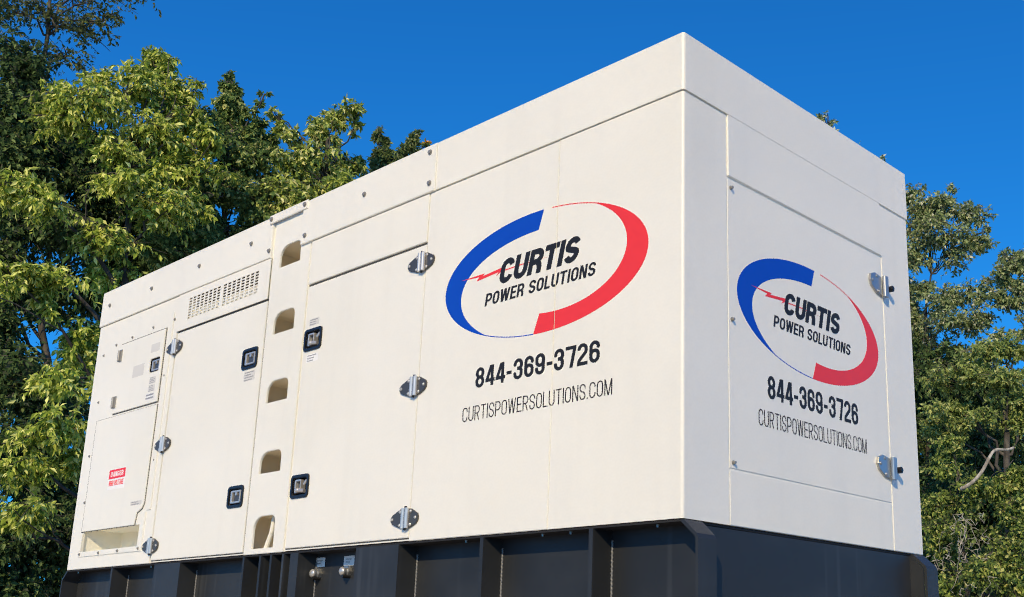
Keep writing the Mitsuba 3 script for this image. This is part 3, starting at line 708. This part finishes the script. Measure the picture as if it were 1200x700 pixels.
def leaves_of(clumps, sp, r):
    L, Wd, layers, droop, per, reach, cols, share = SPECIES[sp]
    P, A, N, C, Z, twigs = [], [], [], [], [], []
    for (x, y, z, rh, rv) in clumps:
        c = np.array([x, y, z]); rad = np.array([rh, rh, rv])
        n_leaf = max(24, layers * math.pi * rh * rv / (0.55 * L * Wd))
        n_tw = max(4, int(n_leaf / per))
        # a clump is a few uneven bunches, not one ball
        nb = max(2, int(3 + 40 * rh * rv))
        bunch = unitv(r.normal(size=(nb, 3))) * r.uniform(.25, .85, (nb, 1))
        bsize = r.uniform(.38, .70, nb)
        bi = r.integers(0, nb, n_tw)
        d = unitv(r.normal(size=(n_tw, 3)))
        p0 = bunch[bi] + d * bsize[bi, None] * r.uniform(.05, .4, (n_tw, 1))
        ln = bsize[bi, None] * r.uniform(.7, 1.1, (n_tw, 1)) * np.where(r.random((n_tw, 1)) < .10, 1.5, 1.0) * reach
        p1 = bunch[bi] + d * ln
        p0, p1 = c + p0 * rad, c + p1 * rad
        p1[:, 2] -= droop * .25 * np.linalg.norm(p1 - p0, axis=1)
        td = unitv(p1 - p0)
        tone = r.normal(size=n_tw) * .5 + r.normal(size=nb)[bi] * .5
        for k in range(per):
            t = np.clip((k + r.uniform(.1, .9, n_tw)) / per, 0, 1)[:, None] ** .8
            sag = -droop * .18 * (t ** 2) * np.linalg.norm(p1 - p0, axis=1)[:, None]
            p = p0 + (p1 - p0) * t; p[:, 2:] += sag
            side = unitv(np.cross(td, unitv(r.normal(size=(n_tw, 3)))))
            a = unitv(td * .55 + side * .8 + np.array([0, 0, -droop]) * r.uniform(.5, 1.3, (n_tw, 1)) + r.normal(size=(n_tw, 3)) * .25)
            n0 = np.array([0, 0, .32]) + unitv(p - c) * .6 + r.normal(size=(n_tw, 3)) * .42
            n0 = unitv(n0 - a * (n0 * a).sum(1, keepdims=True))
            P.append(p); A.append(a); N.append(n0); Z.append(r.uniform(.5, 1.3, n_tw))
            u = np.clip(r.random(n_tw) + tone * .10, 0, .9999)
            idx = np.searchsorted(np.cumsum(share), u * sum(share)).clip(0, len(cols) - 1)
            C.append(np.array(cols)[idx] * r.uniform(.8, 1.2, (n_tw, 1)) * GAIN[sp] * np.array([.90, .91, 1.05]))
        keep = r.random(n_tw) < .35
        twigs.append(np.concatenate([p0[keep], p1[keep]], 1))
    P, A, N, C, Z = (np.concatenate(q) for q in (P, A, N, C, Z))
    B = np.cross(N, A)
    l, w = (Z * L)[:, None], (Z * Wd)[:, None]
    cup = np.random.default_rng(len(P)).uniform(.02, .22, (len(P), 1))
    tip = P + A * l - N * l * cup
    mid = P + A * l * .45
    lf = mid + B * w * .5 + N * w * .16
    rt = mid - B * w * .5 + N * w * .16
    V = np.stack([P, lf, tip, rt, mid], 1).reshape(-1, 3)
    n = len(P); o = (np.arange(n) * 5)[:, None, None]
    Fc = (o + np.array([[0, 4, 1], [1, 4, 2], [2, 4, 3], [3, 4, 0]])[None]).reshape(-1, 3)
    return V, Fc, np.repeat(C, 5, 0), np.concatenate(twigs)


def tube(pts, rad, sides=7):
    p = np.asarray(pts, float); rad = np.broadcast_to(rad, (len(p),))
    t = unitv(np.gradient(p, axis=0))
    a = unitv(np.cross(t, np.where(np.abs(t[:, 2:]) < .9, [0, 0, 1.0], [1.0, 0, 0])))
    b = np.cross(t, a)
    ang = np.arange(sides) * 2 * np.pi / sides
    v = (p[:, None] + rad[:, None, None] * (np.cos(ang)[None, :, None] * a[:, None] + np.sin(ang)[None, :, None] * b[:, None])).reshape(-1, 3)
    i, j = np.meshgrid(np.arange(len(p) - 1), np.arange(sides), indexing='ij')
    q = np.stack([i * sides + j, i * sides + (j + 1) % sides, (i + 1) * sides + (j + 1) % sides, (i + 1) * sides + j], -1).reshape(-1, 4)
    f = np.vstack([q[:, [0, 1, 2]], q[:, [0, 2, 3]]])
    return trimesh.Trimesh(v, f, process=False)


def twig_mesh(tw, r0):
    """many thin three-sided twigs at once"""
    p0, p1 = tw[:, :3], tw[:, 3:]
    d = unitv(p1 - p0); a = unitv(np.cross(d, [.31, .17, .93])); b = np.cross(d, a)
    V = []
    for q, rr in ((p0, r0), (p1, r0 * .35)):
        for k in range(3):
            an = k * 2.0944
            V.append(q + rr * (math.cos(an) * a + math.sin(an) * b))
    V = np.stack(V, 1).reshape(-1, 3)
    o = (np.arange(len(tw)) * 6)[:, None, None]
    f = np.array([[0, 1, 4], [0, 4, 3], [1, 2, 5], [1, 5, 4], [2, 0, 3], [2, 3, 5]])
    return trimesh.Trimesh(V, (o + f[None]).reshape(-1, 3), process=False)


def wiggly(a, b, n, amp, r):
    a, b = np.asarray(a, float), np.asarray(b, float)
    t = np.linspace(0, 1, n)[:, None]
    off = np.cumsum(r.normal(size=(n, 3)), 0) * amp
    off -= off[0] * (1 - t) + off[-1] * t
    return a + (b - a) * t + off


def tree(kind, label, group, sp, base, clumps, seed, trunk_r=.10):
    r = np.random.default_rng(seed)
    k = key_thing(kind)
    labels[k] = {'label': label, 'category': kind}
    if group:
        labels[k]['group'] = group
    cl = np.array(clumps)
    w = cl[:, 3] * cl[:, 4]
    mean = (cl[:, :3] * w[:, None]).sum(0) / w.sum()
    top = cl[np.argmax(cl[:, 2]), :3]
    b = np.array([base[0], base[1], -.1])
    n = 14
    spine = wiggly(b, [mean[0] * .7 + top[0] * .3, mean[1] * .7 + top[1] * .3, mean[2] * .55 + top[2] * .45], n, .05, r)
    R = np.linspace(1, .16, n) * trunk_r
    wood = [tube(spine, R, 10)]
    clumps = list(clumps)
    for c in cl:
        hgt = max(.5, c[2] - r.uniform(.5, 1.2) * (.5 + np.hypot(*(c[:2] - mean[:2])) * .7))
        i = int(np.clip(np.searchsorted(spine[:, 2], hgt), 1, n - 2))
        q = wiggly(spine[i], c[:3], 9, .035, r)
        q[1:-1, 2] += .12 * np.sin(np.linspace(0, math.pi, 7))
        rr = min(R[i] * .6, .032, .008 + .06 * c[3])
        wood.append(tube(q, np.linspace(rr, .006, 9), 6))
        if c[3] < .26:      # leafy all along a thin limb, not only at its end
            for j in (5, 6, 7):
                clumps.append((*(q[j] + r.normal(size=3) * .03), max(.05, c[3] * .55), max(.05, c[4] * .55)))
        for _ in range(3):
            j = r.integers(4, 9)
            e = c[:3] + r.normal(size=3) * np.array([c[3], c[3], c[4]]) * .45
            wood.append(tube(wiggly(q[j], e, 6, .02, r), np.linspace(.009, .004, 6), 4))
    V, Fc, C, tw = leaves_of(clumps, sp, r)
    if sp == 'spire':
        hi = V[:, 2] > cl[:, 2].max() - .02
        top_m = hi & (np.hypot(V[:, 0] - top[0], V[:, 1] - top[1]) < .25) & (C[:, 0] > .06)
        C[top_m] = C[top_m] * np.array([3.6, 1.5, .7])
    add(k + '__trunk', cat(wood), BARK, smooth=True)
    ck = add(k + '__crown', trimesh.Trimesh(V, Fc, process=False), LEAF, color=C)
    labels[ck] = {'kind': 'stuff'}
    tk = add(k + '__twigs', twig_mesh(tw, .006), BARK)
    labels[tk] = {'kind': 'stuff'}
    return k


_things = {}
def key_thing(kind):
    i = _things.get(kind, 0); _things[kind] = i + 1
    return kind if i == 0 else f'{kind}_{i:03d}'


for i, (kind, label, group, sp, base, clumps) in enumerate(TREES):
    tree(kind, label, group, sp, base, clumps, 100 + i, {'shrub': .06, 'grey': .06}.get(sp if sp == 'grey' else kind, .10))

# a bare bleached branch lying across the vines, and dry stems hanging in them
rb = np.random.default_rng(5)
main = np.array([(-2.79, 7.95, 2.71), (-2.72, 7.98, 2.75), (-2.64, 8.13, 2.9), (-2.58, 8.26, 3.1), (-2.54, 8.39, 3.15), (-2.5, 8.62, 3.2)])
side = np.array([(-2.58, 8.26, 3.1), (-2.54, 8.39, 3.21), (-2.5, 8.51, 3.3)])
def smooth_path(p, n):
    from scipy.interpolate import CubicSpline
    t = np.linspace(0, 1, len(p)); return CubicSpline(t, p)(np.linspace(0, 1, n))
scene['bare_branch'] = mikit.ply(cat([tube(smooth_path(main, 24), np.linspace(.020, .013, 24), 9)]), DEAD, smooth=True)
labels['bare_branch'] = {'label': 'bare bleached branch curving over the vine shrub at the lower right', 'category': 'branch'}
st = []
for _ in range(46):
    a = np.array([-2.79, 7.92, 2.1]) + rb.normal(size=3) * [.16, .12, .26]
    e = a + rb.normal(size=3) * [.12, .1, .22] + [0, 0, -.12]
    st.append(tube(wiggly(a, e, 8, .022, rb), rb.uniform(.0022, .0045), 4))
k = add('shrub__dry_stems', cat(st), DEAD, smooth=True)
labels[k] = {'label': 'tangle of dry pale stems hanging in the vines', 'kind': 'stuff'}
